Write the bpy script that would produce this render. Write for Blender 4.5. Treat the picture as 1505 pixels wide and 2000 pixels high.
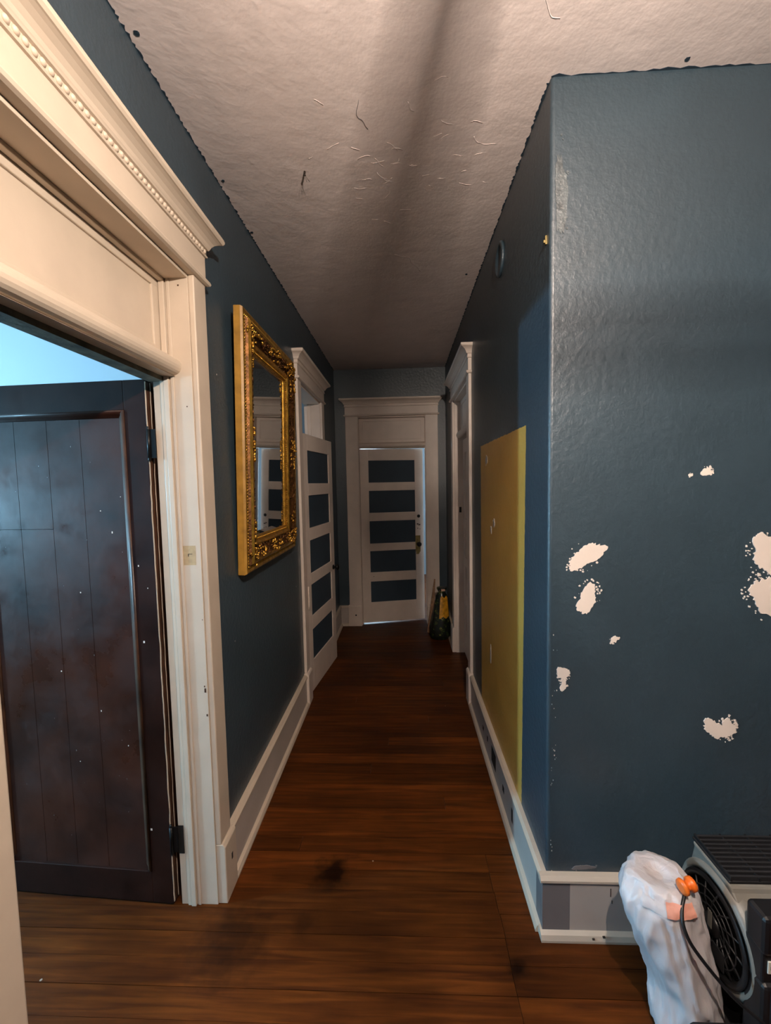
import bpy, bmesh, math, random
from mathutils import Vector, Matrix
random.seed(7)
for o in list(bpy.data.objects): bpy.data.objects.remove(o)
SC = bpy.context.scene
COL = SC.collection
pi = math.pi

# ------------------------------------------------------------------ camera
F_PX = 820.0                                   # focal length in pixels of the 1505x2000 frame
YAW, PITCH, ROLL = math.radians(2.386), math.radians(3.878), math.radians(-1.138)
fw = Vector((-math.sin(YAW)*math.cos(PITCH), math.cos(YAW)*math.cos(PITCH), -math.sin(PITCH)))
rt = Vector((math.cos(YAW), math.sin(YAW), 0)); up = rt.cross(fw)
r2 = math.cos(ROLL)*rt + math.sin(ROLL)*up; u2 = math.cos(ROLL)*up - math.sin(ROLL)*rt
CAM_H = 1.58
cam = bpy.data.objects.new('camera', bpy.data.cameras.new('camera')); COL.objects.link(cam)
cam.data.sensor_fit = 'VERTICAL'; cam.data.sensor_height = 36; cam.data.lens = F_PX/2000*36
cam.data.clip_start = 0.02
cam.matrix_world = Matrix(((r2.x, u2.x, -fw.x, 0), (r2.y, u2.y, -fw.y, 0), (r2.z, u2.z, -fw.z, CAM_H), (0, 0, 0, 1)))
SC.camera = cam

# ------------------------------------------------------------------ world and exposure
w = bpy.data.worlds.new('world'); SC.world = w; w.use_nodes = True
w.node_tree.nodes['Background'].inputs[0].default_value = (0.55, 0.72, 1, 1)
w.node_tree.nodes['Background'].inputs[1].default_value = 0.6
SC.view_settings.view_transform = 'Standard'; SC.view_settings.look = 'None'
SC.view_settings.gamma = 1; SC.view_settings.use_curve_mapping = False
SC.view_settings.exposure = 0.0
SC.cycles.caustics_reflective = False; SC.cycles.caustics_refractive = False
MAIN_W = 720.0        # warm bare bulb above and behind the camera
SIDE_W = 640.0        # cool bulb in the side room
FAR_W = 150.0         # daylight in the room behind the far door

# ------------------------------------------------------------------ materials
MATS = {}
def mat(name, col, rough=0.5, metal=0.0, bump=0, bscale=60, var=0, vscale=6, spec=0.5, rnd=0, coat=0, bscale2=None, rvar=0):
    m = bpy.data.materials.new(name); m.use_nodes = True; MATS[name] = m
    nt = m.node_tree; N = nt.nodes; L = nt.links; b = N['Principled BSDF']
    b.inputs['Base Color'].default_value = (*col, 1); b.inputs['Roughness'].default_value = rough
    b.inputs['Metallic'].default_value = metal; b.inputs['Specular IOR Level'].default_value = spec
    b.inputs['Coat Weight'].default_value = coat
    geo = N.new('ShaderNodeNewGeometry')
    if var or rnd:
        n = N.new('ShaderNodeTexNoise'); n.inputs['Scale'].default_value = vscale; n.inputs['Detail'].default_value = 6
        L.new(geo.outputs['Position'], n.inputs['Vector'])
        mr = N.new('ShaderNodeMapRange'); mr.inputs[1].default_value = .3; mr.inputs[2].default_value = .7
        mr.inputs[3].default_value = 1-var; mr.inputs[4].default_value = 1+var
        L.new(n.outputs['Fac'], mr.inputs[0]); fac = mr.outputs[0]
        if rnd:
            oi = N.new('ShaderNodeObjectInfo'); m2 = N.new('ShaderNodeMapRange')
            m2.inputs[3].default_value = 1-rnd; m2.inputs[4].default_value = 1+rnd
            L.new(oi.outputs['Random'], m2.inputs[0])
            mu = N.new('ShaderNodeMath'); mu.operation = 'MULTIPLY'; L.new(fac, mu.inputs[0]); L.new(m2.outputs[0], mu.inputs[1]); fac = mu.outputs[0]
        vm = N.new('ShaderNodeVectorMath'); vm.operation = 'SCALE'; vm.inputs[0].default_value = col
        L.new(fac, vm.inputs['Scale']); L.new(vm.outputs[0], b.inputs['Base Color'])
    if rvar:                                    # handled, patchy polish
        n = N.new('ShaderNodeTexNoise'); n.inputs['Scale'].default_value = 3.2; n.inputs['Detail'].default_value = 7; n.inputs['Roughness'].default_value = .65
        L.new(geo.outputs['Position'], n.inputs['Vector']); mr = N.new('ShaderNodeMapRange'); mr.inputs[1].default_value = .35; mr.inputs[2].default_value = .65
        mr.inputs[3].default_value = rough-rvar; mr.inputs[4].default_value = rough+rvar; L.new(n.outputs['Fac'], mr.inputs[0]); L.new(mr.outputs[0], b.inputs['Roughness'])
    if bump:
        n = N.new('ShaderNodeTexNoise'); n.inputs['Scale'].default_value = bscale; n.inputs['Detail'].default_value = 4
        L.new(geo.outputs['Position'], n.inputs['Vector'])
        h = n.outputs['Fac']
        if bscale2:
            n2 = N.new('ShaderNodeTexNoise'); n2.inputs['Scale'].default_value = bscale2; n2.inputs['Detail'].default_value = 3
            L.new(geo.outputs['Position'], n2.inputs['Vector'])
            ma = N.new('ShaderNodeMath'); ma.operation = 'MULTIPLY_ADD'; ma.inputs[1].default_value = 3.0
            L.new(n2.outputs['Fac'], ma.inputs[0]); L.new(h, ma.inputs[2]); h = ma.outputs[0]
        bp = N.new('ShaderNodeBump'); bp.inputs['Strength'].default_value = 1; bp.inputs['Distance'].default_value = bump
        L.new(h, bp.inputs['Height']); L.new(bp.outputs[0], b.inputs['Normal'])
    return m
def emit(name, col, s):
    m = bpy.data.materials.new(name); m.use_nodes = True; b = m.node_tree.nodes['Principled BSDF']
    b.inputs['Base Color'].default_value = (*col, 1); b.inputs['Emission Color'].default_value = (*col, 1)
    b.inputs['Emission Strength'].default_value = s; MATS[name] = m; return m

PAINT = (0.028, 0.050, 0.067)
mat('navy_wall', PAINT, .42, spec=.75, bump=.0007, bscale=130, bscale2=48, var=.10, vscale=4)
mat('navy_door', (0.028, 0.048, 0.070), .6, spec=.3, bump=.0003, bscale=90, var=.06)
mat('trim_cream', (0.55, 0.465, 0.37), .42, bump=.0006, bscale=26, var=.05, vscale=9)
mat('trim_white', (0.76, 0.655, 0.57), .42, bump=.0006, bscale=30, var=.05, vscale=9)
mat('ceiling_paint', (0.86, 0.755, 0.72), .6, bump=.0010, bscale=60, bscale2=11, var=.05, vscale=5)
mat('room_white', (0.37, 0.42, 0.45), .6, bump=.0006, bscale=50)
mat('base_taupe', (0.48, 0.43, 0.39), .45, bump=.0003, bscale=40, var=.06)
mat('base_blue', (0.40, 0.47, 0.52), .45, bump=.0003, bscale=40, var=.08)
mat('base_gray', (0.17, 0.16, 0.165), .45, bump=.0003, bscale=40, var=.1)
mat('dark_wood', (0.029, 0.0095, 0.0055), .46, spec=.26, rvar=.22, bump=.0005, bscale=30, var=.55, vscale=5)
mat('dark_rail', (0.016, 0.006, 0.004), .45, spec=.12, rvar=.15, bump=.0004, bscale=30, var=.4, vscale=8)
mat('brown_wood', (0.060, 0.026, 0.013), .4, var=.5, vscale=14)
mat('raw_wood', (0.085, 0.08, 0.055), .8, bump=.002, bscale=60, var=.6, vscale=20)
mat('black_metal', (0.008, 0.008, 0.008), .4, metal=.5)
mat('black_hole', (0.003, 0.003, 0.003), .9)
mat('brass', (0.28, 0.22, 0.09), .45, metal=.8, var=.3, vscale=30)
mat('spackle', (0.80, 0.70, 0.62), .8, bump=.0006, bscale=90, var=.05)
mat('tape', (0.42, 0.31, 0.17), .6, var=.12, vscale=60)
mat('ink', (0.03, 0.02, 0.015), .7)
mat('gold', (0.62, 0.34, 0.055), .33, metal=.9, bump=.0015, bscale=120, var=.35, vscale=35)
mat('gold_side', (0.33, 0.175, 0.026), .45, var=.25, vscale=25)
mat('gold_dark_shaded', (0.13, 0.055, 0.016), .42, metal=.75, bump=.003, bscale=110, var=.6, vscale=40)  # dark gilt with the shade of the frame's hollows in its colour
mat('mirror_glass', (0.88, 0.90, 0.90), .02, metal=1.0)
mat('black_plastic', (0.006, 0.006, 0.007), .42)
mat('charcoal_plastic', (0.014, 0.014, 0.016), .5)
mat('gray_plastic', (0.17, 0.163, 0.142), .45, var=.05)
mat('orange_plastic', (0.85, 0.17, 0.02), .35)
mat('label_white', (0.7, 0.68, 0.6), .5)
mat('subfloor', (0.006, 0.004, 0.003), .9)
mat('dirty_plaster', (0.085, 0.102, 0.11), .28, bump=.004, bscale=80, var=.4, vscale=40)
mat('cardboard', (0.30, 0.17, 0.09), .7, var=.4, vscale=30)
emit('warm_bulb', (1, .8, .55), 30)
emit('cool_bulb', (.6, .85, 1), 30)

# hall right wall: navy paint with one yellow sample painted on it (position on the wall in metres)
def right_wall_mat():
    m = mat('navy_wall_yellow_sample', PAINT, .42, spec=.75, bump=.0007, bscale=130, bscale2=48)
    nt = m.node_tree; N = nt.nodes; L = nt.links; b = N['Principled BSDF']
    g = N.new('ShaderNodeNewGeometry'); sp = N.new('ShaderNodeSeparateXYZ'); L.new(g.outputs['Position'], sp.inputs[0])
    nz = N.new('ShaderNodeTexNoise'); nz.inputs['Scale'].default_value = 45; nz.inputs['Detail'].default_value = 5; L.new(g.outputs['Position'], nz.inputs[0])
    def M(op, a, b_, c=None):
        n = N.new('ShaderNodeMath'); n.operation = op
        for i, v in enumerate((a, b_, c)):
            if v is None: continue
            if isinstance(v, (int, float)): n.inputs[i].default_value = v
            else: L.new(v, n.inputs[i])
        return n.outputs[0]
    wob = M('MULTIPLY_ADD', nz.outputs['Fac'], .012, -.006)
    y = M('ADD', sp.outputs['Y'], wob); z = M('ADD', sp.outputs['Z'], wob)
    near = M('MULTIPLY_ADD', z, -.033, 1.702)                  # the near edge leans a little
    k = M('MULTIPLY', M('GREATER_THAN', y, near), M('LESS_THAN', y, 2.575))
    k = M('MULTIPLY', k, M('LESS_THAN', z, 1.792))
    n2 = N.new('ShaderNodeTexNoise'); n2.inputs['Scale'].default_value = 5; n2.inputs['Detail'].default_value = 5; L.new(g.outputs['Position'], n2.inputs[0])
    cr = N.new('ShaderNodeValToRGB'); cr.color_ramp.elements[0].position = .3; cr.color_ramp.elements[0].color = (.56, .30, .055, 1)
    cr.color_ramp.elements[1].position = .7; cr.color_ramp.elements[1].color = (.66, .37, .07, 1)
    L.new(n2.outputs['Fac'], cr.inputs[0])
    mx = N.new('ShaderNodeMix'); mx.data_type = 'RGBA'; L.new(k, mx.inputs[0]); mx.inputs[6].default_value = (*PAINT, 1)
    L.new(cr.outputs[0], mx.inputs[7]); L.new(mx.outputs[2], b.inputs['Base Color'])
right_wall_mat()

def plank_mat():
    m = bpy.data.materials.new('plank_wood'); m.use_nodes = True; MATS['plank'] = m
    nt = m.node_tree; N = nt.nodes; L = nt.links; b = N['Principled BSDF']; b.inputs['Specular IOR Level'].default_value = .12
    g = N.new('ShaderNodeNewGeometry'); oi = N.new('ShaderNodeObjectInfo')
    mp = N.new('ShaderNodeMapping'); mp.inputs['Scale'].default_value = (2.2, 38, 1); L.new(g.outputs['Position'], mp.inputs[0])
    ad = N.new('ShaderNodeVectorMath'); ad.operation = 'ADD'; L.new(mp.outputs[0], ad.inputs[0])
    sc = N.new('ShaderNodeVectorMath'); sc.operation = 'SCALE'; sc.inputs[0].default_value = (17, 9, 5); L.new(oi.outputs['Random'], sc.inputs['Scale'])
    L.new(sc.outputs[0], ad.inputs[1])
    n = N.new('ShaderNodeTexNoise'); n.inputs['Scale'].default_value = 1.4; n.inputs['Detail'].default_value = 7; n.inputs['Distortion'].default_value = .6
    L.new(ad.outputs[0], n.inputs[0])
    cr = N.new('ShaderNodeValToRGB'); e = cr.color_ramp.elements
    e[0].position = .28; e[0].color = (.040, .0105, .0026, 1); e[1].position = .78; e[1].color = (.145, .042, .0066, 1)
    e.new(.52).color = (.086, .0235, .0040, 1); L.new(n.outputs['Fac'], cr.inputs[0])
    # wear and old stains: large blotches, and the burnt spot
    n2 = N.new('ShaderNodeTexNoise'); n2.inputs['Scale'].default_value = 2.3; n2.inputs['Detail'].default_value = 5; L.new(g.outputs['Position'], n2.inputs[0])
    m2 = N.new('ShaderNodeMapRange'); m2.inputs[1].default_value = .3; m2.inputs[2].default_value = .7; m2.inputs[3].default_value = .55; m2.inputs[4].default_value = 1.25
    L.new(n2.outputs['Fac'], m2.inputs[0])
    m3 = N.new('ShaderNodeMapRange'); m3.inputs[3].default_value = .62; m3.inputs[4].default_value = 1.25; L.new(oi.outputs['Random'], m3.inputs[0])
    mu = N.new('ShaderNodeMath'); mu.operation = 'MULTIPLY'; L.new(m2.outputs[0], mu.inputs[0]); L.new(m3.outputs[0], mu.inputs[1])
    fac = mu.outputs[0]
    nd = N.new('ShaderNodeTexNoise'); nd.inputs['Scale'].default_value = 22; nd.inputs['Detail'].default_value = 5; L.new(g.outputs['Position'], nd.inputs[0])
    for (x, y, r, amt) in ((-.315, 1.60, .085, .85), (.345, 1.27, .035, .8), (-.62, 1.33, .14, .55), (-.38, 1.4, .06, .45), (-.45, 3.45, .22, .35)):
        d = N.new('ShaderNodeVectorMath'); d.operation = 'DISTANCE'; d.inputs[1].default_value = (x, y, 0); L.new(g.outputs['Position'], d.inputs[0])
        a = N.new('ShaderNodeMath'); a.operation = 'MULTIPLY_ADD'; L.new(nd.outputs['Fac'], a.inputs[0]); a.inputs[1].default_value = r*1.6; L.new(d.outputs['Value'], a.inputs[2])
        k = N.new('ShaderNodeMapRange'); k.inputs[1].default_value = r*1.1; k.inputs[2].default_value = r*1.9; k.inputs[3].default_value = 1-amt; k.inputs[4].default_value = 1
        L.new(a.outputs[0], k.inputs[0])
        q = N.new('ShaderNodeMath'); q.operation = 'MULTIPLY'; L.new(fac, q.inputs[0]); L.new(k.outputs[0], q.inputs[1]); fac = q.outputs[0]
    vs = N.new('ShaderNodeVectorMath'); vs.operation = 'SCALE'; L.new(cr.outputs[0], vs.inputs[0]); L.new(fac, vs.inputs['Scale'])
    # pale specks of paint
    vo = N.new('ShaderNodeTexVoronoi'); vo.inputs['Scale'].default_value = 9; L.new(g.outputs['Position'], vo.inputs[0])
    sp = N.new('ShaderNodeMath'); sp.operation = 'LESS_THAN'; sp.inputs[1].default_value = .035; L.new(vo.outputs['Distance'], sp.inputs[0])
    n5 = N.new('ShaderNodeTexNoise'); n5.inputs['Scale'].default_value = 4; L.new(g.outputs['Position'], n5.inputs[0])
    s5 = N.new('ShaderNodeMath'); s5.operation = 'GREATER_THAN'; s5.inputs[1].default_value = .56; L.new(n5.outputs['Fac'], s5.inputs[0])
    s6 = N.new('ShaderNodeMath'); s6.operation = 'MULTIPLY'; L.new(sp.outputs[0], s6.inputs[0]); L.new(s5.outputs[0], s6.inputs[1])
    mx = N.new('ShaderNodeMix'); mx.data_type = 'RGBA'; L.new(s6.outputs[0], mx.inputs[0]); L.new(vs.outputs[0], mx.inputs[6]); mx.inputs[7].default_value = (.30, .26, .21, 1)
    L.new(mx.outputs[2], b.inputs['Base Color'])
    rr = N.new('ShaderNodeMapRange'); rr.inputs[3].default_value = .34; rr.inputs[4].default_value = .6; L.new(n2.outputs['Fac'], rr.inputs[0]); L.new(rr.outputs[0], b.inputs['Roughness'])
    bp = N.new('ShaderNodeBump'); bp.inputs['Distance'].default_value = .0007; L.new(n.outputs['Fac'], bp.inputs['Height']); L.new(bp.outputs[0], b.inputs['Normal'])
plank_mat()

def plastic_bag_mat():
    m = bpy.data.materials.new('white_bag_film'); m.use_nodes = True; MATS['bag_film'] = m
    nt = m.node_tree; N = nt.nodes; L = nt.links; b = N['Principled BSDF']
    b.inputs['Base Color'].default_value = (.64, .605, .62, 1); b.inputs['Roughness'].default_value = .38
    b.inputs['Subsurface Weight'].default_value = .25; b.inputs['Subsurface Radius'].default_value = (.03, .02, .015); b.inputs['Subsurface Scale'].default_value = .5
    g = N.new('ShaderNodeNewGeometry'); mp = N.new('ShaderNodeMapping'); mp.inputs['Scale'].default_value = (22, 22, 7); mp.inputs['Rotation'].default_value = (0, .5, .3); L.new(g.outputs['Position'], mp.inputs[0])
    n = N.new('ShaderNodeTexNoise'); n.inputs['Scale'].default_value = 1.2; n.inputs['Detail'].default_value = 5; n.inputs['Distortion'].default_value = 1.2; L.new(mp.outputs[0], n.inputs[0])
    bp = N.new('ShaderNodeBump'); bp.inputs['Distance'].default_value = .004; bp.inputs['Strength'].default_value = .7; L.new(n.outputs['Fac'], bp.inputs['Height']); L.new(bp.outputs[0], b.inputs['Normal'])
plastic_bag_mat()
def print_bag_mat():
    m = bpy.data.materials.new('printed_sack_film'); m.use_nodes = True; MATS['sack'] = m
    nt = m.node_tree; N = nt.nodes; L = nt.links; b = N['Principled BSDF']; b.inputs['Roughness'].default_value = .3
    g = N.new('ShaderNodeNewGeometry'); v = N.new('ShaderNodeTexNoise'); v.inputs['Scale'].default_value = 26; v.inputs['Detail'].default_value = 2; L.new(g.outputs['Position'], v.inputs[0])
    cr = N.new('ShaderNodeValToRGB'); cr.color_ramp.interpolation = 'CONSTANT'; e = cr.color_ramp.elements
    e[0].position = 0; e[0].color = (.006, .009, .007, 1); e[1].position = .58; e[1].color = (.05, .09, .02, 1)
    e.new(.62).color = (.006, .012, .008, 1); e.new(.66).color = (.30, .26, .06, 1); e.new(.69).color = (.006, .009, .007, 1)
    L.new(v.outputs['Fac'], cr.inputs[0]); L.new(cr.outputs[0], b.inputs['Base Color'])
print_bag_mat()
mat('bag_pink', (.85, .40, .30), .4, var=.15, vscale=30)
mat('sack_yellow', (.62, .30, .02), .3, var=.4, vscale=30)
mat('sack_pink', (.62, .38, .28), .4, var=.3, vscale=50)

# ------------------------------------------------------------------ mesh helpers
class MB:
    def __init__(s): s.v = []; s.f = []; s.m = []; s.smooth = []
    def add(s, vs, fs, mi=0, smooth=False):
        b = len(s.v); s.v += [tuple(p) for p in vs]
        for f in fs: s.f.append(tuple(b+i for i in f)); s.m.append(mi); s.smooth.append(smooth)
        return s
    def box(s, x0, x1, y0, y1, z0, z1, mi=0, T=None):
        vs = [(x, y, z) for z in (z0, z1) for y in (y0, y1) for x in (x0, x1)]
        if T: vs = [T(*p) for p in vs]
        return s.add(vs, [(0, 2, 3, 1), (4, 5, 7, 6), (0, 1, 5, 4), (2, 6, 7, 3), (0, 4, 6, 2), (1, 3, 7, 5)], mi)
    def loft(s, rings, caps=True, mi=0, smooth=True, closed=True):
        n = len(rings[0]); vs = [p for r in rings for p in r]; fs = []
        for i in range(len(rings)-1):
            for j in range(n if closed else n-1):
                k = (j+1) % n; fs.append((i*n+j, i*n+k, (i+1)*n+k, (i+1)*n+j))
        s.add(vs, fs, mi, smooth)
        if caps and closed: s.add(rings[0], [tuple(range(n))[::-1]], mi); s.add(rings[-1], [tuple(range(n))], mi)
        return s
    def lathe(s, c, axis, prof, n=24, mi=0, smooth=True):      # prof: (along, radius)
        a = Vector(axis).normalized(); t = a.orthogonal().normalized(); q = a.cross(t); c = Vector(c)
        rings = [[c+a*h+(t*math.cos(2*pi*i/n)+q*math.sin(2*pi*i/n))*max(r, 1e-5) for i in range(n)] for h, r in prof]
        return s.loft(rings, True, mi, smooth)
    def tube(s, pts, r, n=8, mi=0):
        pts = [Vector(p) for p in pts]; rings = []
        t0 = (pts[1]-pts[0]).normalized(); nrm = t0.orthogonal().normalized()
        for i, p in enumerate(pts):
            t = (pts[min(i+1, len(pts)-1)]-pts[max(i-1, 0)]).normalized()
            nrm = (nrm-t*nrm.dot(t)).normalized(); b = t.cross(nrm); rr = r[i] if isinstance(r, (list, tuple)) else r
            rings.append([p+(nrm*math.cos(2*pi*k/n)+b*math.sin(2*pi*k/n))*rr for k in range(n)])
        return s.loft(rings, True, mi, True)
    def ball(s, c, r, n=8, m=6, mi=0):
        rx, ry, rz = r if isinstance(r, (list, tuple)) else (r, r, r); rings = []
        for i in range(m+1):
            a = -pi/2+pi*i/m; k = max(math.cos(a), 1e-4)
            rings.append([(c[0]+rx*k*math.cos(2*pi*j/n), c[1]+ry*k*math.sin(2*pi*j/n), c[2]+rz*math.sin(a)) for j in range(n)])
        return s.loft(rings, True, mi, True)
    def build(s, name, mats, parent=None, bevel=0, weld=True, sub=0):
        me = bpy.data.meshes.new(name); me.from_pydata(s.v, [], s.f)
        for i, p in enumerate(me.polygons): p.material_index = s.m[i]; p.use_smooth = s.smooth[i]
        bm = bmesh.new(); bm.from_mesh(me)
        if weld: bmesh.ops.remove_doubles(bm, verts=bm.verts, dist=1e-6)
        bmesh.ops.recalc_face_normals(bm, faces=bm.faces); bm.to_mesh(me); bm.free()
        for mm in (mats if isinstance(mats, (list, tuple)) else [mats]): me.materials.append(MATS[mm])
        o = bpy.data.objects.new(name, me); COL.objects.link(o)
        if parent: o.parent = parent
        if bevel:
            md = o.modifiers.new('bevel', 'BEVEL'); md.width = bevel; md.segments = 2; md.limit_method = 'ANGLE'; md.angle_limit = .6
        if sub: md = o.modifiers.new('sub', 'SUBSURF'); md.levels = sub; md.render_levels = sub
        return o
def tag(o, label, cat, group=None, kind=None):
    o['label'] = label; o['category'] = cat
    if group: o['group'] = group
    if kind: o['kind'] = kind
    return o
def empty(name, loc=(0, 0, 0), rz=0):
    o = bpy.data.objects.new(name, None); COL.objects.link(o); o.location = loc; o.rotation_euler = (0, 0, rz); o.empty_display_size = .05; return o
def box(name, m, dims, parent=None, bevel=0, T=None): return MB().box(*dims, T=T).build(name, m, parent, bevel)

# ------------------------------------------------------------------ the place, in metres
H = 2.81
XL, XR, YE, YF = -.725, .475, 4.60, 1.39        # hall left wall, hall right wall, end wall, wall facing the camera room
WT = .14                                        # wall thickness
D1 = (.685, 1.46); D2 = (3.0, 3.76); D3 = (3.0, 3.83); D4 = (-.47, .25); HEAD = 2.31
TL = lambda a, o, z: (XL+o, a, z)
TR = lambda a, o, z: (XR-o, a, z)
TE = lambda a, o, z: (a, YE-o, z)
TF = lambda a, o, z: (a, YF-o, z)

def wall(name, T, a0, a1, openings, m, label, thick=WT, back='room_white'):
    mb = MB(); cuts = sorted(openings); a = a0
    for c0, c1, h in cuts:
        mb.box(a, c0, -thick, 0, 0, H, T=T); mb.box(c0, c1, -thick, 0, h, H, T=T); a = c1
    mb.box(a, a1, -thick, 0, 0, H, T=T)
    o = mb.build(name, [m, back]); tag(o, label, 'wall', kind='structure')
    n = Vector(T(0, -1, 0))-Vector(T(0, 0, 0))
    for p in o.data.polygons:
        if p.normal.dot(n) > .7: p.material_index = 1
    return o
wl = wall('wall_left', TL, -2.6, YE, [(D1[0]-.017, D1[1]+.017, HEAD), (D2[0]-.017, D2[1]+.017, HEAD)], 'navy_wall', 'navy painted hallway wall hung with a gilt mirror')
wr = wall('wall_right', TR, YF+WT, YE, [(D3[0]-.017, D3[1]+.017, HEAD)], 'navy_wall_yellow_sample', 'navy hallway wall with a tall yellow paint sample')
we = wall('wall_end', TE, XL-WT, XR+WT, [(D4[0]-.017, D4[1]+.017, HEAD)], 'navy_wall', 'navy end wall of the hallway around the far door')
# the projecting wall that faces the camera, its corner worn and slightly rounded
mb = MB(); prof = []
for k in range(6):
    a = pi/2*k/5; prof.append((XR+.012-.012*math.cos(pi/2-a), YF+.012-.012*math.cos(a)))
prof = [(XR+.02, YF+WT), (XR, YF+WT)]+[(XR+.012-.012*math.cos(a), YF+.012-.012*math.sin(a)) for a in [pi/2*k/5 for k in range(6)]]+[(2.6, YF), (2.6, YF+WT)]
mb.loft([[(x, y, z) for x, y in prof] for z in (0, H)], smooth=False)
wf = tag(mb.build('wall_front', 'navy_wall'), 'navy textured wall with white spackle patches, facing into the room', 'wall', kind='structure')
tag(box('wall_back', 'navy_wall', (XL, 2.74, -2.74, -2.6, 0, H)), 'navy wall behind the camera closing the front room', 'wall', kind='structure')
tag(box('wall_east', 'navy_wall', (2.6, 2.74, -2.6, YF+WT, 0, H)), 'navy side wall of the front room by the blower', 'wall', kind='structure')
# side room behind the left wall, and room behind the end door
SX, SY0 = -4.4, -1.4
tag(box('wall_west', 'room_white', (SX-.1, SX, SY0-.1, YE+.1, 0, H)), 'white outer wall of the side room', 'wall', kind='structure')
tag(box('wall_south', 'room_white', (SX, XL-WT, SY0-.1, SY0, 0, H)), 'white wall of the side room near its doorway', 'wall', kind='structure')
tag(box('wall_north', 'room_white', (SX, XL-WT, YE, YE+.1, 0, H)), 'white far wall of the side room', 'wall', kind='structure')
mb = MB().box(-1.6, -1.5, YE+WT, 7.3, 0, H).box(1.5, 1.6, YE+WT, 7.3, 0, H)
mb.box(-1.6, XL-WT, YE+.1, YE+WT, 0, H).box(XR+WT, 1.6, YE+.0, YE+WT, 0, H)
mb.box(-1.6, -1.4, 7.2, 7.3, 0, H).box(-.4, 1.6, 7.2, 7.3, 0, H).box(-1.4, -.4, 7.2, 7.3, 0, .8).box(-1.4, -.4, 7.2, 7.3, 2.2, H)
tag(mb.build('wall_far', 'room_white'), 'white walls of the room behind the far door', 'wall', kind='structure')
wn = empty('window_1', (-.9, 7.2, .8)); tag(wn, 'white framed window in the room behind the far door', 'window', kind='structure')
mb = MB().box(-.5, -.45, 0, .06, 0, 1.4).box(.45, .5, 0, .06, 0, 1.4).box(-.45, .45, 0, .06, 0, .05).box(-.45, .45, 0, .06, 1.35, 1.4).box(-.45, .45, .01, .05, .68, .72)
mb.build('window_frame', 'room_white', wn)

# ceiling and floor
ce = tag(box('ceiling', 'ceiling_paint', (SX-.1, 2.74, -2.74, 7.3, H, H+.1)), 'off-white plaster ceiling with cracks and ragged paint edges', 'ceiling', kind='structure')
fl = tag(box('floor', 'subfloor', (SX-.1, 2.74, -2.74, 7.3, -.12, -.012)), 'worn reddish brown strip wood floor running across the hallway', 'floor', kind='structure')
PW = .0826
y = -2.6; row = 0
def plank(x0, x1, y0, y1):
    g = .0007; z = random.uniform(-.0006, .0004)
    return box('plank', 'plank', (x0+g, x1-g, y0+g, y1-g, -.012, z), fl)
while y < YE+WT:
    y1 = y+PW; ym = (y+y1)/2
    xa = XL+.0 if not (D1[0]-.05 < ym < D1[1]+.05) else -1.75
    xb = 2.6 if y1 < YF+.02 else XR+.0
    if D3[0] < ym < D3[1]: xb = XR+WT
    if y1 > YE: xa, xb = D4[0], D4[1]
    if ym < -.3: xa, xb = XL, 2.6
    cuts = []
    if 1.0 < ym < 1.66: cuts.append(.327+random.uniform(-.004, .004))
    if .75 < ym < 1.40: cuts.append(.80+random.uniform(-.006, .006))
    if row % 3 == 1 and ym > 1.7: cuts.append(random.uniform(xa+.25, xb-.2))
    if ym < 1.4 and row % 4 == 0: cuts += [random.uniform(-.5, 0.1), random.uniform(1.3, 2.2)]
    xs = [xa]+sorted(c for c in cuts if xa+.05 < c < xb-.05)+[xb]
    for a, b in zip(xs, xs[1:]): plank(a, b, y, y1)
    y = y1; row += 1
tag(box('wall_lamp_block', 'room_white', (SX, XL-WT, 2.55, 2.65, 0, H)), 'white partition between the side room and the room behind the panelled door', 'wall', kind='structure')  # added wall, stops the side lamp from shining out over the second door
# floors of the two other rooms, seen only as slivers
o = tag(MB().box(SX, XL-WT, SY0, D1[0]-.06, -.012, 0).box(SX, -1.75, D1[0]-.06, D1[1]+.1, -.012, 0).box(SX, XL-.03, D1[1]+.1, YE, -.012, 0).box(-1.6, 1.6, YE+WT+.02, 7.3, -.012, 0).build('floor_side', 'plank'),
    'brown wood floor in the rooms beyond the doors', 'floor', kind='structure')

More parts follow.
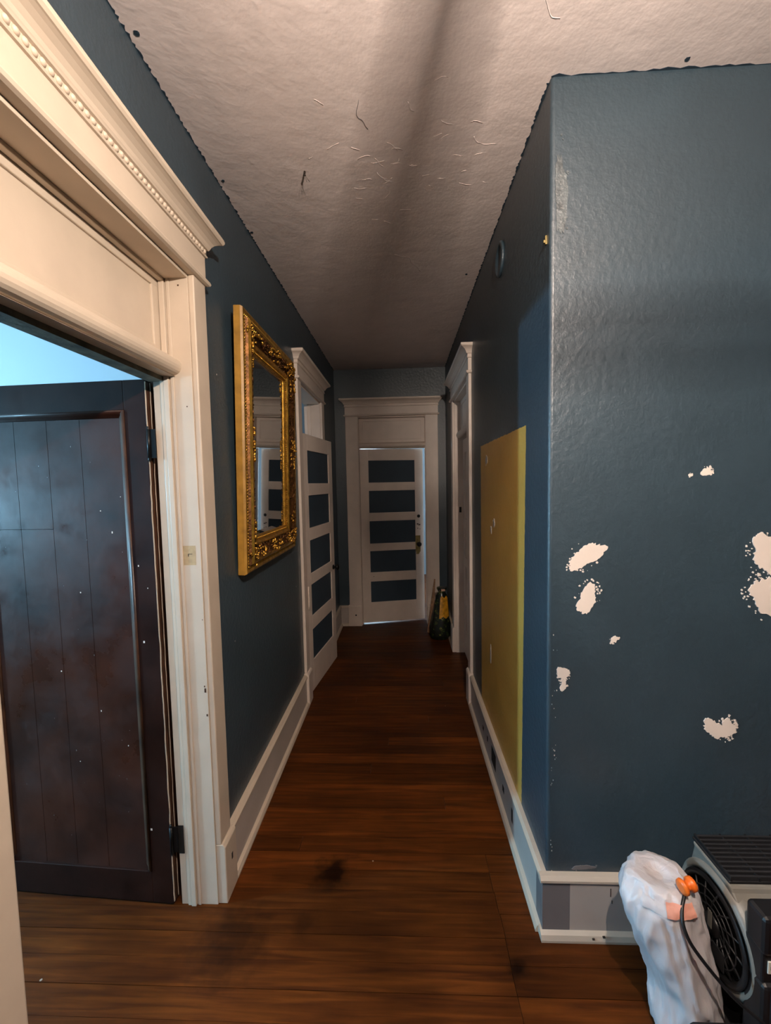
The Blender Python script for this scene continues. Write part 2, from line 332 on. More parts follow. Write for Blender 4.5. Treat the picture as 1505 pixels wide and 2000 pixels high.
# ------------------------------------------------------------------ door surrounds
def surround(name, T, op, cw, label, tm, full=False, ends=(.06, .06), transom='panel', depth=WT):
    a0, a1 = op; R = empty(name, T((a0+a1)/2, 0, 0)); base = Vector(R.location); tag(R, label, 'trim', kind='structure')
    TT = lambda a, o, z: tuple(Vector(T(a, o, z))-base)
    def P(n, dims, m=tm, bevel=.002): return box(n, m, dims, R, bevel, TT)
    for (c0, c1) in ((a0-cw, a0-.004), (a1+.004, a1+cw)):
        P('casing', (c0, c1, 0, .021, .235, HEAD), bevel=.004)
        k0, k1 = (c0-.012, c1) if c0 < a0 else (c0, c1+.012)
        mb = MB(); mb.loft([[TT(a, o, z) for a, o in ((k0, 0), (k1, 0), (k1, q), (k0, q))] for z, q in ((0, .036), (.222, .036), (.235, .027))], smooth=False)
        mb.build('plinth_block', tm, R, .003)
    e0, e1 = a0-cw, a1+cw
    def stack(n, prof, m=tm):
        mb = MB(); mb.loft([[TT(e0-p+.021, 0, z), TT(e1+p-.021, 0, z), TT(e1+p-.021, p, z), TT(e0-p+.021, p, z)] for z, p in prof], smooth=False)
        return mb.build(n, m, R, 0)
    stack('fillet', [(2.308, .026), (2.312, .034), (2.319, .037), (2.326, .034), (2.329, .026)])
    stack('frieze', [(2.329, .023), (2.408, .023)])
    stack('crown', [(2.408, .023), (2.409, .029), (2.414, .031), (2.417, .027), (2.435, .027), (2.437, .034), (2.441, .036), (2.444, .038), (2.452, .041), (2.462, .049),
                    (2.470, .060), (2.474, .068), (2.475, .072), (2.482, .077), (2.489, .078), (2.492, .076), (2.495, .076)])
    if full:                                    # bead and reel moulding under the crown
        me = None; a = e0-.004
        while a < e1+.004:
            if me is None:
                mb = MB(); mb.ball((0, 0, 0), (.006, .0085, .0078), 8, 6); ob = mb.build('bead', tm, R); me = ob.data
            else:
                ob = bpy.data.objects.new('bead', me); COL.objects.link(ob); ob.parent = R
            ob.location = TT(a, .0275, 2.426); a += .0195
    # jambs: flat board to the hall, moulded stop behind
    js = .083
    for s, c in ((1, a0), (-1, a1)):
        t = .018
        P('jamb', (min(c, c+s*-t), max(c, c+s*-t), -depth+.001, .0005, 0, HEAD-.002), bevel=.001)
        if full:
            for (o0, o1, d) in ((-.075, -.063, .004), (-.098, -.079, .010), (-.112, -.099, .006)):
                P('stop_moulding', (min(c, c+s*d), max(c, c+s*d), o0, o1, 0, HEAD-.012), bevel=.002)
    P('head_jamb', (a0, a1, -depth+.001, .0005, HEAD-.014, HEAD-.002), bevel=.001)
    if transom == 'panel':
        zb = 2.03; fo = -.10 if full else -.055
        if full:
            for (o0, o1, d) in ((-.098, -.079, .010), (-.112, -.099, .006)): P('stop_moulding', (a0, a1, o0, o1, HEAD-.014-d, HEAD-.014))
        fr = .042
        P('transom_rail', (a0, a1, fo-.03, fo, 2.262, HEAD-.014), bevel=.003); P('transom_rail', (a0, a1, fo-.03, fo, zb, zb+.035), bevel=.003)
        P('transom_stile', (a0, a0+fr, fo-.03, fo, zb+.03, 2.265), bevel=.003); P('transom_stile', (a1-fr, a1, fo-.03, fo, zb+.03, 2.265), bevel=.003)
        P('transom_panel', (a0+fr-.005, a1-fr+.005, fo-.022, fo-.007, zb+.03, 2.266))
        # transom bar: half round nose over a small fillet
        pr = [(-depth, 1.966), (-depth, 2.03), (fo+.0, 2.03)]
        c_o = fo+.012 if not full else -.065
        pr += [(c_o+.03*math.cos(t), 2.0+.030*math.sin(t)) for t in [pi/2-pi*k/10 for k in range(11)]]
        pr += [(c_o+.006, 1.966)]
        mb = MB(); mb.loft([[TT(a, o, z) for o, z in pr] for a in (a0, a1)], smooth=False); mb.build('transom_bar', tm, R)
    return R, TT
s1, T1 = surround('trim_1', TL, D1, .092, 'cream door surround with beaded crown and solid transom panel around the dark door', 'trim_cream', full=True)
s2, T2 = surround('trim_2', TL, D2, .105, 'white door surround with open transom beside the gilt mirror', 'trim_white', transom='open')
s3, T3 = surround('trim_3', TR, D3, .105, 'white door surround with deep reveal on the yellow-sample wall', 'trim_white')
s4, T4 = surround('trim_4', TE, D4, .14, 'white door surround with transom panel on the end wall', 'trim_white')
# raw underside of the first transom bar, tape and paint chips on its jamb
box('raw_edge', 'raw_wood', (D1[0], D1[1], -WT-.012, -.098, 1.950, 1.967), s1, T=T1)
mb = MB().box(D1[1]-.0006, D1[1]+.0, -.070, -.018, 1.302, 1.372, T=T1); t = mb.build('tape_patch', 'tape', s1); t['label'] = 'yellowed square of masking tape with a pen mark'
mb = MB().box(D1[1]-.0011, D1[1]-.0006, -.046, -.043, 1.333, 1.343, T=T1).box(D1[1]-.0011, D1[1]-.0006, -.046, -.030, 1.341, 1.343, T=T1); mb.build('pen_mark', 'ink', s1)
for (o, z, w_, h_) in ((-.005, .83, .006, .016), (-.008, .85, .004, .006), (-.003, .74, .005, .008), (-.03, 2.27, .005, .005), (-.02, 1.86, .004, .004), (-.004, 1.1, .003, .003)):
    box('paint_chip', 'brown_wood', (D1[1]-.0008, D1[1], o-w_, o, z, z+h_), s1, T=T1)
box('paint_chip', 'black_hole', (D1[1]+.055, D1[1]+.066, .036, .0368, .13, .155), s1, T=T1)
# strike hole and chips on the third surround, knob holes on plinth
box('strike_hole', 'black_hole', (D3[1]-.001, D3[1]+.0, -.056, -.036, 1.305, 1.355), s3, T=T3)
MB().lathe(T4(D4[0]-.07, .0362, .125), (0, -1, 0), [(0, .009), (.001, .009)], 12).build('peg_hole', 'black_hole', s4)
# hardware left in the open transom
MB().box(D2[1]-.30, D2[1]-.26, -.135, -.105, 2.02, 2.15, T=T2).build('transom_catch', 'brown_wood', s2, .008)
for (o0, o1) in ((-.088, -.080), (-.118, -.108)): box('stop_moulding', 'trim_white', (D2[1]-.010, D2[1], o0, o1, 0, HEAD-.014), s2, .002, T2)

# ------------------------------------------------------------------ baseboards
def baseboard(name, T, a0, a1, label, segs=None, m='base_taupe'):
    R = empty(name, T((a0+a1)/2, 0, 0)); base = Vector(R.location); tag(R, label, 'baseboard', kind='structure')
    TT = lambda a, o, z: tuple(Vector(T(a, o, z))-base)
    for (b0, b1, mm) in (segs or [(a0, a1, m)]): box('board', mm, (b0, b1, 0, .018, .015, .205), R, .0005, TT)
    for n, pr in (('cap', [(0, .203), (.020, .203), (.026, .208), (.026, .216), (.016, .226), (0, .228)]), ('shoe', [(0, 0), (.036, 0), (.036, .008), (.030, .022), (.018, .030), (0, .030)])):
        MB().loft([[TT(a, o, z) for o, z in pr] for a in (a0, a1)], smooth=False).build(n, 'trim_cream', R)
    return R, TT
bl, _ = baseboard('baseboard_left', TL, D1[1]+.107, D2[0]-.118, 'cream and taupe baseboard under the gilt mirror')
b2, _ = baseboard('baseboard_left_far', TL, D2[1]+.118, YE-.001, 'short cream baseboard between the panelled doors')
br, TB = baseboard('baseboard_right', TR, YF-.0, D3[0]-.118, 'cream and taupe baseboard with black holes under the yellow sample',
                   [(YF, YF+.05, 'base_gray'), (YF+.05, 1.735, 'base_taupe'), (1.735, D3[0]-.118, 'base_taupe')])
b4, _ = baseboard('baseboard_right_far', TR, D3[1]+.118, YE-.001, 'short baseboard behind the printed sack')
b5, _ = baseboard('baseboard_end', TE, XL, D4[0]-.153, 'short cream baseboard in the end wall corner')
b6, _ = baseboard('baseboard_end_right', TE, D4[1]+.153, XR, 'tiny piece of baseboard right of the far door casing')
b7, TB7 = baseboard('baseboard_front', TF, XR-.026, 2.59, 'cream baseboard with a gray painted end behind the white bag',
                    [(XR-.018, XR+.075, 'base_gray'), (XR+.075, 2.59, 'base_taupe')])
for (a, z, w_, h_) in ((2.10, .075, .10, .085), (1.92, .095, .03, .03), (1.765, .08, .02, .06), (2.42, .10, .03, .025), (2.3, .11, .02, .03)):
    box('knockout_hole', 'black_hole', (a, a+w_, .018, .0188, z, z+h_), br, 0, TB)
for (a, z, h_) in ((.685, .155, .03), (.69, .13, .012)): box('scuff', 'ink', (a, a+.003, .018, .0186, z, z+h_), b7, 0, TB7)
for (a, z) in ((.62, .018), (.655, .026)): box('scuff', 'ink', (a, a+.008, .031, .036, z-.004, z), b7, 0, TB7)

# ------------------------------------------------------------------ doors
def knob(parent, c, axis, m='black_metal', r=.027):
    return MB().lathe(c, axis, [(0, .022), (.004, .022), (.006, .010), (.022, .010), (.027, r*.8), (.034, r), (.044, r), (.052, r*.75), (.056, .002)], 20).build('knob', m, parent)
PZ = [(1.593, 1.837), (1.257, 1.502), (.912, 1.164), (.586, .827), (.246, .482)]
def panel_door(name, loc, rz, W, label, zb=.015, zt=1.945, sgn=1, stl=.095, front=-1):
    """hinge at the origin, leaf along +x; front=-1: visible face at y=0, leaf goes back to +y"""
    D = empty(name, loc, rz); tag(D, label, 'door', kind='structure'); t = .035
    y0, y1 = (0, t) if front < 0 else (-t, 0)
    box('stile', 'trim_white', (0, stl, y0, y1, zb, zt), D, .0015); box('stile', 'trim_white', (W-stl, W, y0, y1, zb, zt), D, .0015)
    zs = [zt]+[z for a, b in PZ for z in (b, a)]+[zb]
    for i in range(0, len(zs), 2): box('rail', 'trim_white', (stl, W-stl, y0, y1, zs[i+1], zs[i]), D, .0015)
    for a, b in PZ:
        box('panel', 'navy_door', (stl-.004, W-stl+.004, y0+.009, y1-.009, a-.004, b+.004), D)
    return D
dfar = panel_door('door_4', (D4[0]+.004, YE+.028, 0), math.radians(11.5), .712, 'white five-panel door with navy panels and brass knob plate, ajar in the end wall', zt=1.963)
box('escutcheon', 'brass', (.615, .672, -.004, 0, .80, .985), dfar, .001)
MB().loft([[(.622, y, .80), (.665, y, .80), (.652, y, .772), (.622, y, .772)] for y in (-.004, 0)], smooth=False).build('escutcheon_drop', 'brass', dfar)
knob(dfar, (.648, -.004, .888), (0, -1, 0))
MB().lathe((.655, 0, 1.205), (0, -1, 0), [(0, .018), (.003, .018), (.006, .012)], 16).build('deadbolt', 'black_metal', dfar)
for (x, z, w_, h_) in ((.633, 1.11, .02, .012), (.657, 1.10, .016, .014), (.645, 1.10, .012, .006), (.64, 1.06, .008, .012), (.665, 1.055, .008, .008), (.125, .535, .008, .008)):
    box('paint_chip', 'brown_wood', (x, x+w_, -.0008, 0, z, z+h_), dfar)
d2 = panel_door('door_2', (XL+.012, D2[0]+.012, 0), math.radians(90-7.6), .70, 'white five-panel door with navy panels swung slightly into the hallway by the gilt mirror', zt=1.955)
# leaf along +x after rotation points to +Y; its hall face is at local y=0 looking to -y (towards +X)
knob(d2, (.655, 0, .85), (0, -1, 0))
MB().tube([(.02, -.004, .66+.17*k/6) if k not in (2, 3) else (.024, -.004, .66+.17*k/6) for k in range(7)], .005, 6).build('paint_drip', 'trim_white', d2)
d3 = panel_door('door_3', (XR+.072, D3[1]-.004, 0), math.radians(-90), D3[1]-D3[0]-.01, 'closed white panel door recessed behind the yellow-sample wall', zt=1.955)
for c in d3.children:
    if c.name.startswith('panel'): c.data.materials[0] = MATS['trim_white']

# dark varnished door standing open into the side room
d1 = empty('door_1', (-.888, D1[1]-.012, 0), math.radians(180-3.3)); tag(d1, 'dark varnished wood door with one large boarded panel, open into the side room', 'door', kind='structure')
# local +x runs from the hinge to the free edge; +y faces the camera
W1, t1 = .765, .036
for (a, b) in ((0, .082), (W1-.09, W1)): box('stile', 'dark_rail', (a, b, -t1, 0, .012, 1.958), d1, .002)
box('rail', 'dark_rail', (.082, W1-.09, -t1, 0, 1.855, 1.958), d1, .002); box('rail', 'dark_rail', (.082, W1-.09, -t1, 0, .012, .135), d1, .002)
seams = [.080, .262, .392, .522, W1-.088]
for i, (a, b) in enumerate(zip(seams, seams[1:])):
    zz = [.13, 1.86] if i < 2 else [.13, 1.437, 1.86]
    for z0, z1 in zip(zz, zz[1:]): box('panel_board', 'dark_wood', (a+.0008, b-.0008, -.026, -.009, z0+.0008, z1-.0008), d1)
box('panel_backing', 'black_hole', (.08, W1-.088, -.030, -.026, .13, 1.86), d1)
def mould(n, p0, p1, axis):
    pr = [(0, -.009), (0, .002), (.006, .006), (.012, .004), (.016, -.002), (.024, -.006), (.026, -.009)]
    mb = MB()
    if axis == 'v': mb.loft([[(p0[0]+p1*u, v, z+(u if k == 0 else -u)) for u, v in pr] for k, z in enumerate((p0[1], p0[2]))], smooth=True)
    else: mb.loft([[(x+(u if k == 0 else -u), v, p0[2]+p1*u) for u, v in pr] for k, x in enumerate((p0[0], p0[1]))], smooth=True)
    return mb.build(n, 'brown_wood' if axis == 'v' else 'dark_wood', d1)
mould('panel_moulding', (.082, .135, 1.855), 1, 'v'); mould('panel_moulding', (W1-.09, .135, 1.855), -1, 'v')
mould('panel_moulding', (.082, W1-.09, 1.855), -1, 'h')
# old paint lines along the hinge edge
def ragged(n, x, y, w_, m, z0=.02, z1=1.95, amp=.003, par=d1, dx=-1):
    vs = []; k = 60
    for i in range(k+1):
        z = z0+(z1-z0)*i/k; a = y+random.uniform(-amp, amp)
        vs.append([(x, a, z), (x, a+w_+random.uniform(-amp, amp)*.5, z), (x+dx*.001, a+w_, z), (x+dx*.001, a, z)])
    return MB().loft(vs, smooth=False).build(n, m, par)
ragged('paint_line', 0, -.006, .006, 'trim_cream', amp=.0015); ragged('paint_line', 0, -.020, .012, 'brown_wood', amp=.001); ragged('paint_line', 0, -.030, .003, 'trim_cream', amp=.001)
for zc in (1.735, .27):
    h = MB(); h.lathe((-.006, .003, zc-.05), (0, 0, 1), [(0, .006), (.1, .006)], 10); h.lathe((-.006, .003, zc-.06), (0, 0, 1), [(0, .003), (.004, .005), (.116, .005), (.12, .003)], 10)
    h.box(-.030, -.006, -.002, .001, zc-.05, zc+.05); h.build('hinge', 'black_metal', d1)
for (x, z, s) in ((.06, 1.3, .004), (.055, 1.02, .006), (.03, 1.22, .003), (.07, .3, .007), (.12, 1.55, .003), (.2, 1.5, .004), (.16, 1.42, .004), (.3, 1.2, .004), (.25, .75, .003), (.4, .9, .004), (.1, .8, .003), (.15, .62, .003), (.35, .55, .003)):
    yy = 0 if x < .082 else -.009
    box('paint_fleck', 'spackle', (x, x+s, yy, yy+.0006, z, z+s*random.uniform(.8, 2)), d1)
for k in range(30):
    x = random.uniform(.11, .62); z = random.uniform(.25, 1.8); q = random.uniform(.0008, .0022)
    box('paint_fleck', 'base_gray', (x, x+q, -.009, -.0086, z, z+q*random.uniform(.6, 3)), d1)
box('hinge_jamb', 'brown_wood', (D1[1]+.030, D1[1]+.050, -.195, -WT+.001, 0, 1.965), s1, T=T1)
box('mortise', 'black_hole', (D1[1]-.002, D1[1]+.012, -WT+.002, -.118, .205, .315), s1, T=T1)

# ------------------------------------------------------------------ gilt mirror
MY0, MY1, MZ0, MZ1 = 1.775, 2.605, 1.195, 2.335
mir = empty('wall_mirror', (XL+.004, (MY0+MY1)/2, MZ0)); tag(mir, 'large rectangular mirror in an ornate carved gold frame on the navy wall', 'mirror')
mir.rotation_euler = (0, math.radians(1.4), 0)      # hangs leaning forward at the top
hw, hh = (MY1-MY0)/2, MZ1-MZ0
# profile: distance in from the outer edge, height off the wall
FP = [(0, .002), (0, .030), (.004, .040), (.012, .043), (.020, .038), (.024, .032), (.030, .034), (.038, .050), (.048, .058), (.060, .056), (.072, .048), (.084, .038), (.098, .030), (.106, .030),
      (.112, .036), (.120, .038), (.128, .034), (.134, .026), (.146, .024), (.152, .018), (.152, .002)]
corners = [(-hw, 0, 1, 1), (hw, 0, -1, 1), (hw, hh, -1, -1), (-hw, hh, 1, -1)]
for i in range(4):
    c0, c1 = corners[i], corners[(i+1) % 4]; mb = MB(); ra = []
    for c in (c0, c1): ra.append([(h, c[0]+c[2]*d, c[1]+c[3]*d) for d, h in FP])
    mb.loft(ra, smooth=False)
    for k, f in enumerate(mb.f): pass
    rail = mb.build('frame_rail', ['gold', 'gold_dark_shaded', 'gold_side'], mir)
    for p in rail.data.polygons:                       # darker gilt in the hollows, shade put into the colour between the ridges
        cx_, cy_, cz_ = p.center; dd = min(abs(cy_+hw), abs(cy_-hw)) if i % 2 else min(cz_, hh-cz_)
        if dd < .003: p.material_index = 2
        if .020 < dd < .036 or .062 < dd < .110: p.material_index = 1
    # carved row and bead row: small leaves along the rail
    n = MB(); L = (Vector((c1[0], c1[1]))-Vector((c0[0], c0[1]))).length
    def at(s, d): # along the rail
        u = (Vector((c1[0], c1[1]))-Vector((c0[0], c0[1]))).normalized()
        q = Vector((c0[0], c0[1]))+u*s; inn = {0: (0, 1), 1: (-1, 0), 2: (0, -1), 3: (1, 0)}[i]
        return q.x+inn[0]*d, q.y+inn[1]*d
    s = .03
    while s < L-.03:
        yy, zz = at(s, .027); n.ball((.037, yy, zz), (.006, .006, .006), 6, 4)
        s += .0135
    s = .14
    while s < L-.13:
        yy, zz = at(s, .140); n.ball((.027, yy, zz), (.004, .0045, .0045), 6, 4); s += .011
    cv = n.build('bead_row', 'gold', rail); cv['kind'] = 'stuff'
    # acanthus at the middle and at both ends of each rail
    n = MB()
    for sc_, span in ((L/2, .085), (.13, .10), (L-.13, .10)):
        for q in range(26):
            ss = sc_+random.uniform(-span, span); d = .085+random.uniform(-.038, .030)*(1-abs(ss-sc_)/span*.6)
            yy, zz = at(ss, d); hgt = .040+.018*math.exp(-((d-.055)/.03)**2)
            a = random.uniform(0, pi); pts = [(hgt+.006*math.sin(pi*t/5), yy+.016*(t/5-.5)*math.cos(a*.9+t*.25), zz+.016*(t/5-.5)*math.sin(a*.9+t*.25)) for t in range(6)]
            n.tube(pts, [.001, .004, .005, .005, .004, .001], 6)
    n2 = MB()
    for q in range(int(L*130)):
        ss = random.uniform(.04, L-.04); d = random.uniform(.062, .108); yy, zz = at(ss, d); a = random.uniform(0, 6.28); hgt = .056-.026*(d-.06)/.05+.001
        n2.tube([(hgt-.002+.005*math.sin(pi*t/4), yy+.02*(t/4-.5)*math.cos(a+t*.3), zz+.02*(t/4-.5)*math.sin(a+t*.3)) for t in range(5)], [.001, .003, .0035, .003, .001], 5)
    cv = n2.build('scroll_carving', 'gold_dark_shaded', rail); cv['kind'] = 'stuff'
    cv = n.build('acanthus_carving', 'gold', rail); cv['kind'] = 'stuff'
# glass with a bevelled border
g0, bv = .150, .022
o1 = [(-hw+g0, g0), (hw-g0, g0), (hw-g0, hh-g0), (-hw+g0, hh-g0)]; i1 = [(a+(bv if a < 0 else -bv), b+(bv if b < hh/2 else -bv)) for a, b in o1]
mb = MB(); vs = [(.014, a, b) for a, b in o1]+[(.0165, a, b) for a, b in i1]
mb.add(vs, [(4, 5, 6, 7)]+[(k, (k+1) % 4, 4+(k+1) % 4, 4+k) for k in range(4)])
mb.add([(.008, a, b) for a, b in o1], [(0, 1, 2, 3)]); mb.add([(x, a, b) for x in (.008, .014) for a, b in o1], [(k, (k+1) % 4, 4+(k+1) % 4, 4+k) for k in range(4)])
mb.build('mirror_glass', 'mirror_glass', mir)

# ------------------------------------------------------------------ paint marks and plaster on walls and ceiling
def splat(name, parent, T, a, z, ra, rz, ang, m='spackle', th=.0012, seed=0, specks=18, side=0):
    rnd = random.Random(seed); mb = MB(); n = 56; ph = [rnd.uniform(0, 6.28) for _ in range(4)]; ring = []
    for i in range(n):
        t = 2*pi*i/n; k = 1+.14*math.sin(2*t+ph[0])+.10*math.sin(3*t+ph[1])+.07*math.sin(5*t+ph[2])+rnd.uniform(-.10, .10)
        x, y_ = ra*k*math.cos(t), rz*k*math.sin(t); ring.append((a+x*math.cos(ang)-y_*math.sin(ang), z+x*math.sin(ang)+y_*math.cos(ang)))
    th = th+.00013*(seed % 13)
    def slab(r, th=th): mb.loft([[T(p[0], o, p[1]) for p in r] for o in (0, th)], smooth=False)
    slab(ring)
    for _ in range(specks):
        t = side+rnd.gauss(0, .8); k = rnd.uniform(1.0, 1.5); q = rnd.uniform(.0012, .0042)
        x, y_ = ra*k*math.cos(t), rz*k*math.sin(t); cx_, cz_ = a+x*math.cos(ang)-y_*math.sin(ang), z+x*math.sin(ang)+y_*math.cos(ang)
        slab([(cx_+q*rnd.uniform(.5, 1.3)*math.cos(2*pi*j/6), cz_+q*rnd.uniform(.5, 1.3)*math.sin(2*pi*j/6)) for j in range(6)], th*rnd.uniform(.5, .9))
    return mb.build(name, m, parent, weld=False)
px = .00172
for i, (a, z, ra, rz, ang, sp, sd) in enumerate([(.600, 1.331, 33, 19, .55, 24, 3.4), (.602, 1.186, 27, 17, 1.25, 22, 0), (.692, 1.050, 8, 5, .9, 12, 3.6), (.526, .935, 13, 11, 1.5, 14, 3.14), (.527, .89, 10, 6, 1.4, 14, 0),
        (1.028, .742, 24, 16, -.6, 18, .5), (1.068, .748, 12, 17, 0, 40, 0), (1.172, 1.328, 28, 35, .2, 22, 3.5), (1.150, 1.385, 9, 8, 0, 8, 0), (1.176, 1.192, 33, 32, -.5, 34, 3.2), (.972, 1.597, 9, 8, .3, 16, 0), (.925, 1.588, 3, 3, 0, 8, 3)]):
    splat('spackle_patch', wf, TF, a, z, ra*px, rz*px, ang, seed=i+3, specks=sp, side=sd)
for i in range(26):      # tiny paint flecks near the lower corner
    q = random.uniform(.001, .003); a = XR+.012+abs(random.gauss(0, .014)); z = random.choice((.62, .66, .7, .56, .85, .3, .25, 1.05))+random.gauss(0, .03)
    box('fleck', 'spackle' if i % 3 else 'base_blue', (a, a+q, YF-.0007, YF, z, z+q*1.5), wf)
splat('skim_patch', wf, TF, .507, 2.46, .017, .125, .0, m='dirty_plaster', seed=41, specks=10, th=.002)
splat('scrape', wf, TF, .60, .244, .035, .008, 0.1, m='base_gray', seed=47, specks=4, th=.001)
# right hall wall: painted-over round cover, small clip near the corner, pale marks on the yellow
cov = MB().lathe((XR, 2.057, 2.613), (-1, 0, 0), [(0, .076), (.009, .076), (.012, .070), (.010, .058), (.003, .054), (.003, .001)], 28).build('round_cover', 'navy_wall', wr)
MB().box(XR-.005, XR, 1.420, 1.428, 2.335, 2.362).box(XR-.010, XR-.005, 1.421, 1.427, 2.34, 2.348).build('wire_clip', 'brass', wf)
for i, (a, z, r1, r2_) in enumerate(((2.40, 1.70, .025, .028), (2.21, 1.36, .02, .022), (2.28, 1.32, .014, .018), (2.3, .62, .012, .05))):
    splat('pale_mark', wr, TR, a, z, r1, r2_, 0, m='base_taupe', seed=60+i, specks=3, th=.0006)
for (a, z) in ((1.66, 2.02), (1.72, .92), (2.75, .9)): box('fleck', 'spackle', (XL, XL+.0006, a, a+.004, z, z+.005), wl)
# ragged wall paint along the ceiling line
def rag(parent, T, a0, a1, dens=.007, amp=.0038):
    n = int((a1-a0)/dens); mb = MB(); ro = []
    for i in range(n+1):
        a = a0+(a1-a0)*i/n; r = abs(random.gauss(0, amp)) if random.random() < .8 else random.uniform(amp, amp*2.2)
        ro.append([T(a, -.001, H-.0012), T(a, r, H-.0012), T(a, r, H), T(a, -.001, H)])
    return mb.loft(ro, smooth=False).build('paint_edge', 'navy_door', parent)
rag(wl, TL, .2, YE); rag(wr, TR, YF+.02, YE); rag(wf, TF, XR, 2.0, .02, .004); rag(we, TE, XL, XR, .03, .003)
for (x, y_, s) in ((-.698, 1.193, .008), (.50, 1.52, .010), (.51, 2.02, .012), (-.70, 1.75, .007), (-.71, 2.1, .008), (.40, 2.6, .008), (.86, 1.36, .008)):
    mb = MB(); mb.loft([[(x+s*random.uniform(.6, 1.2)*math.cos(2*pi*j/8), y_+s*random.uniform(.6, 1.2)*math.sin(2*pi*j/8), z) for j in range(8)] for z in (H-.0015, H)], smooth=False).build('paint_dab', 'navy_door', ce)
# cracks and ridges in the ceiling plaster
def crack(pts, r, m='ceiling_paint'): MB().tube([(x, y_, H-.0002) for x, y_ in pts], r, 5).build('plaster_ridge', m, ce)
def wander(x, y_, ang, n, st=.012):
    p = [(x, y_)]
    for _ in range(n): ang += random.gauss(0, .35); x += st*math.cos(ang); y_ += st*math.sin(ang); p.append((x, y_))
    return p
crack(wander(.36, 1.15, 1.2, 10), .0009)
for k in range(40): crack(wander(random.gauss(.06, .17), random.gauss(1.75, .16), random.uniform(-.5, .5)+(pi if k % 2 else 0), random.randint(2, 5), .011), random.uniform(.0005, .0010))
crack(wander(-.12, 1.43, 1.6, 9, .014), .0009, 'base_gray'); crack(wander(-.02, 2.35, .05, 16, .016), .0009)
nb = MB().lathe((-.363, 1.724, H), (0, 0, -1), [(0, .004), (.012, .003), (.014, .005), (.016, .001)], 8)
for q in (-.012, .002, .014): nb.tube([(-.363, 1.724, H-.012), (-.363+q*.5, 1.735, H-.02), (-.363+q, 1.75, H-.022)], .0006, 4)
nb.build('nail', 'ink', ce)

# ------------------------------------------------------------------ printed sack and cardboard by the far door
sk = empty('printed_sack', (.355, 4.19, 0)); tag(sk, 'dark printed plastic sack with yellow front panel, tied at the top, by the far door', 'sack')
def sack_ring(z, rx, ry, cx_, cy_, n=28, wr_=.05, ph=0):
    return [(cx_+rx*(1+wr_*math.sin(7*2*pi*j/n+ph*3)+wr_*.6*math.sin(4*2*pi*j/n+ph))*math.cos(2*pi*j/n), cy_+ry*(1+wr_*math.sin(5*2*pi*j/n+ph))*math.sin(2*pi*j/n), z) for j in range(n)]
prof = [(.0, .070, .055), (.012, .092, .07), (.05, .102, .078), (.12, .104, .078), (.20, .092, .068), (.28, .078, .058), (.36, .066, .05), (.43, .058, .042), (.455, .042, .034), (.468, .034, .030), (.482, .045, .036), (.505, .056, .042), (.515, .050, .036)]
MB().loft([sack_ring(z, rx, ry, .03*(z/.5)**1.2, .055*(z/.5), ph=i*.5) for i, (z, rx, ry) in enumerate(prof)]).build('sack_body', 'sack', sk)
rows = []
for i in range(9):
    z = .225+.20*i/8; k = (z-.2)/.23; rx, ry = .092-.034*k, .068-.026*k; cx_, cy_ = .03*(z/.5)**1.2, .055*(z/.5)
    rows.append([(cx_+(rx+.006)*math.sin(a), cy_-(ry+.007)*math.cos(a), z+.012*math.sin(9*a+i)*(i in (0, 8))) for a in [(-.25+1.25*j/8) for j in range(9)]])
MB().loft(rows, closed=False).build('front_print', 'sack_yellow', sk)
rows = [[(.03+(.047+.001*i)*math.sin(a), .053-(.037+.003*i)*math.cos(a), .480+.022*i) for a in [(-.7+1.4*j/8) for j in range(9)]] for i in range(2)]
MB().loft(rows, closed=False).build('tied_end', 'sack_pink', sk)
cb = MB(); cb.loft([[(.235, 4.36, 0), (.30, 4.33, 0), (.34, 4.53, .53), (.325, 4.535, .53)], [(.238, 4.368, 0), (.303, 4.338, 0), (.341, 4.536, .53), (.327, 4.541, .53)]], smooth=False)
tag(cb.build('cardboard_strip', 'cardboard'), 'tapered brown cardboard strip leaning on the casing behind the printed sack', 'cardboard')

# ------------------------------------------------------------------ white bag of rubbish
from mathutils import noise as mnoise
BGX, BGY = .78, 1.14
bg = empty('plastic_bag', (BGX, BGY, 0)); tag(bg, 'full white plastic bag standing against the baseboard beside the blower', 'bag')
BAG = [(.003, .775, 1.130, .062, .066), (.012, .776, 1.130, .076, .080), (.05, .777, 1.130, .081, .088), (.10, .776, 1.132, .080, .089), (.16, .772, 1.138, .080, .089), (.22, .759, 1.146, .088, .090), (.29, .737, 1.152, .098, .090), (.345, .720, 1.156, .101, .090),
       (.39, .713, 1.160, .101, .090), (.42, .713, 1.163, .096, .085), (.440, .714, 1.166, .083, .073), (.449, .715, 1.168, .062, .054), (.447, .716, 1.168, .036, .032), (.436, .717, 1.168, .012, .012)]
def bag_at(z_i):                                       # z_i: position along the BAG list
    k = min(int(z_i), len(BAG)-2); f = z_i-k; return [a+(b-a)*f for a, b in zip(BAG[k], BAG[k+1])]
def bag_pt(z_i, t, off=0.0):
    z, cx_, cy_, rx, ry = bag_at(z_i)
    p = Vector((cx_+rx*math.cos(t), cy_+ry*math.sin(t), z)); n = Vector((math.cos(t)/rx, math.sin(t)/ry, 0)).normalized()
    q = Vector((p.x*13+p.z*5, p.y*13, p.z*3.2-p.x*4)); d = 0
    for sc_, am in ((1, .009), (2.3, .006), (4.6, .003)): d += am*(1-2.4*abs(mnoise.noise(q*sc_)))       # sharp-crested creases
    lim = min(1, rx/.08)
    return p+n*((d-.006)*lim+off)-Vector((BGX, BGY, 0))
NB = 96; NR = 70
MB().loft([[bag_pt(i*(len(BAG)-1)/NR, 2*pi*j/NB) for j in range(NB)] for i in range(NR+1)]).build('bag_body', 'bag_film', bg)
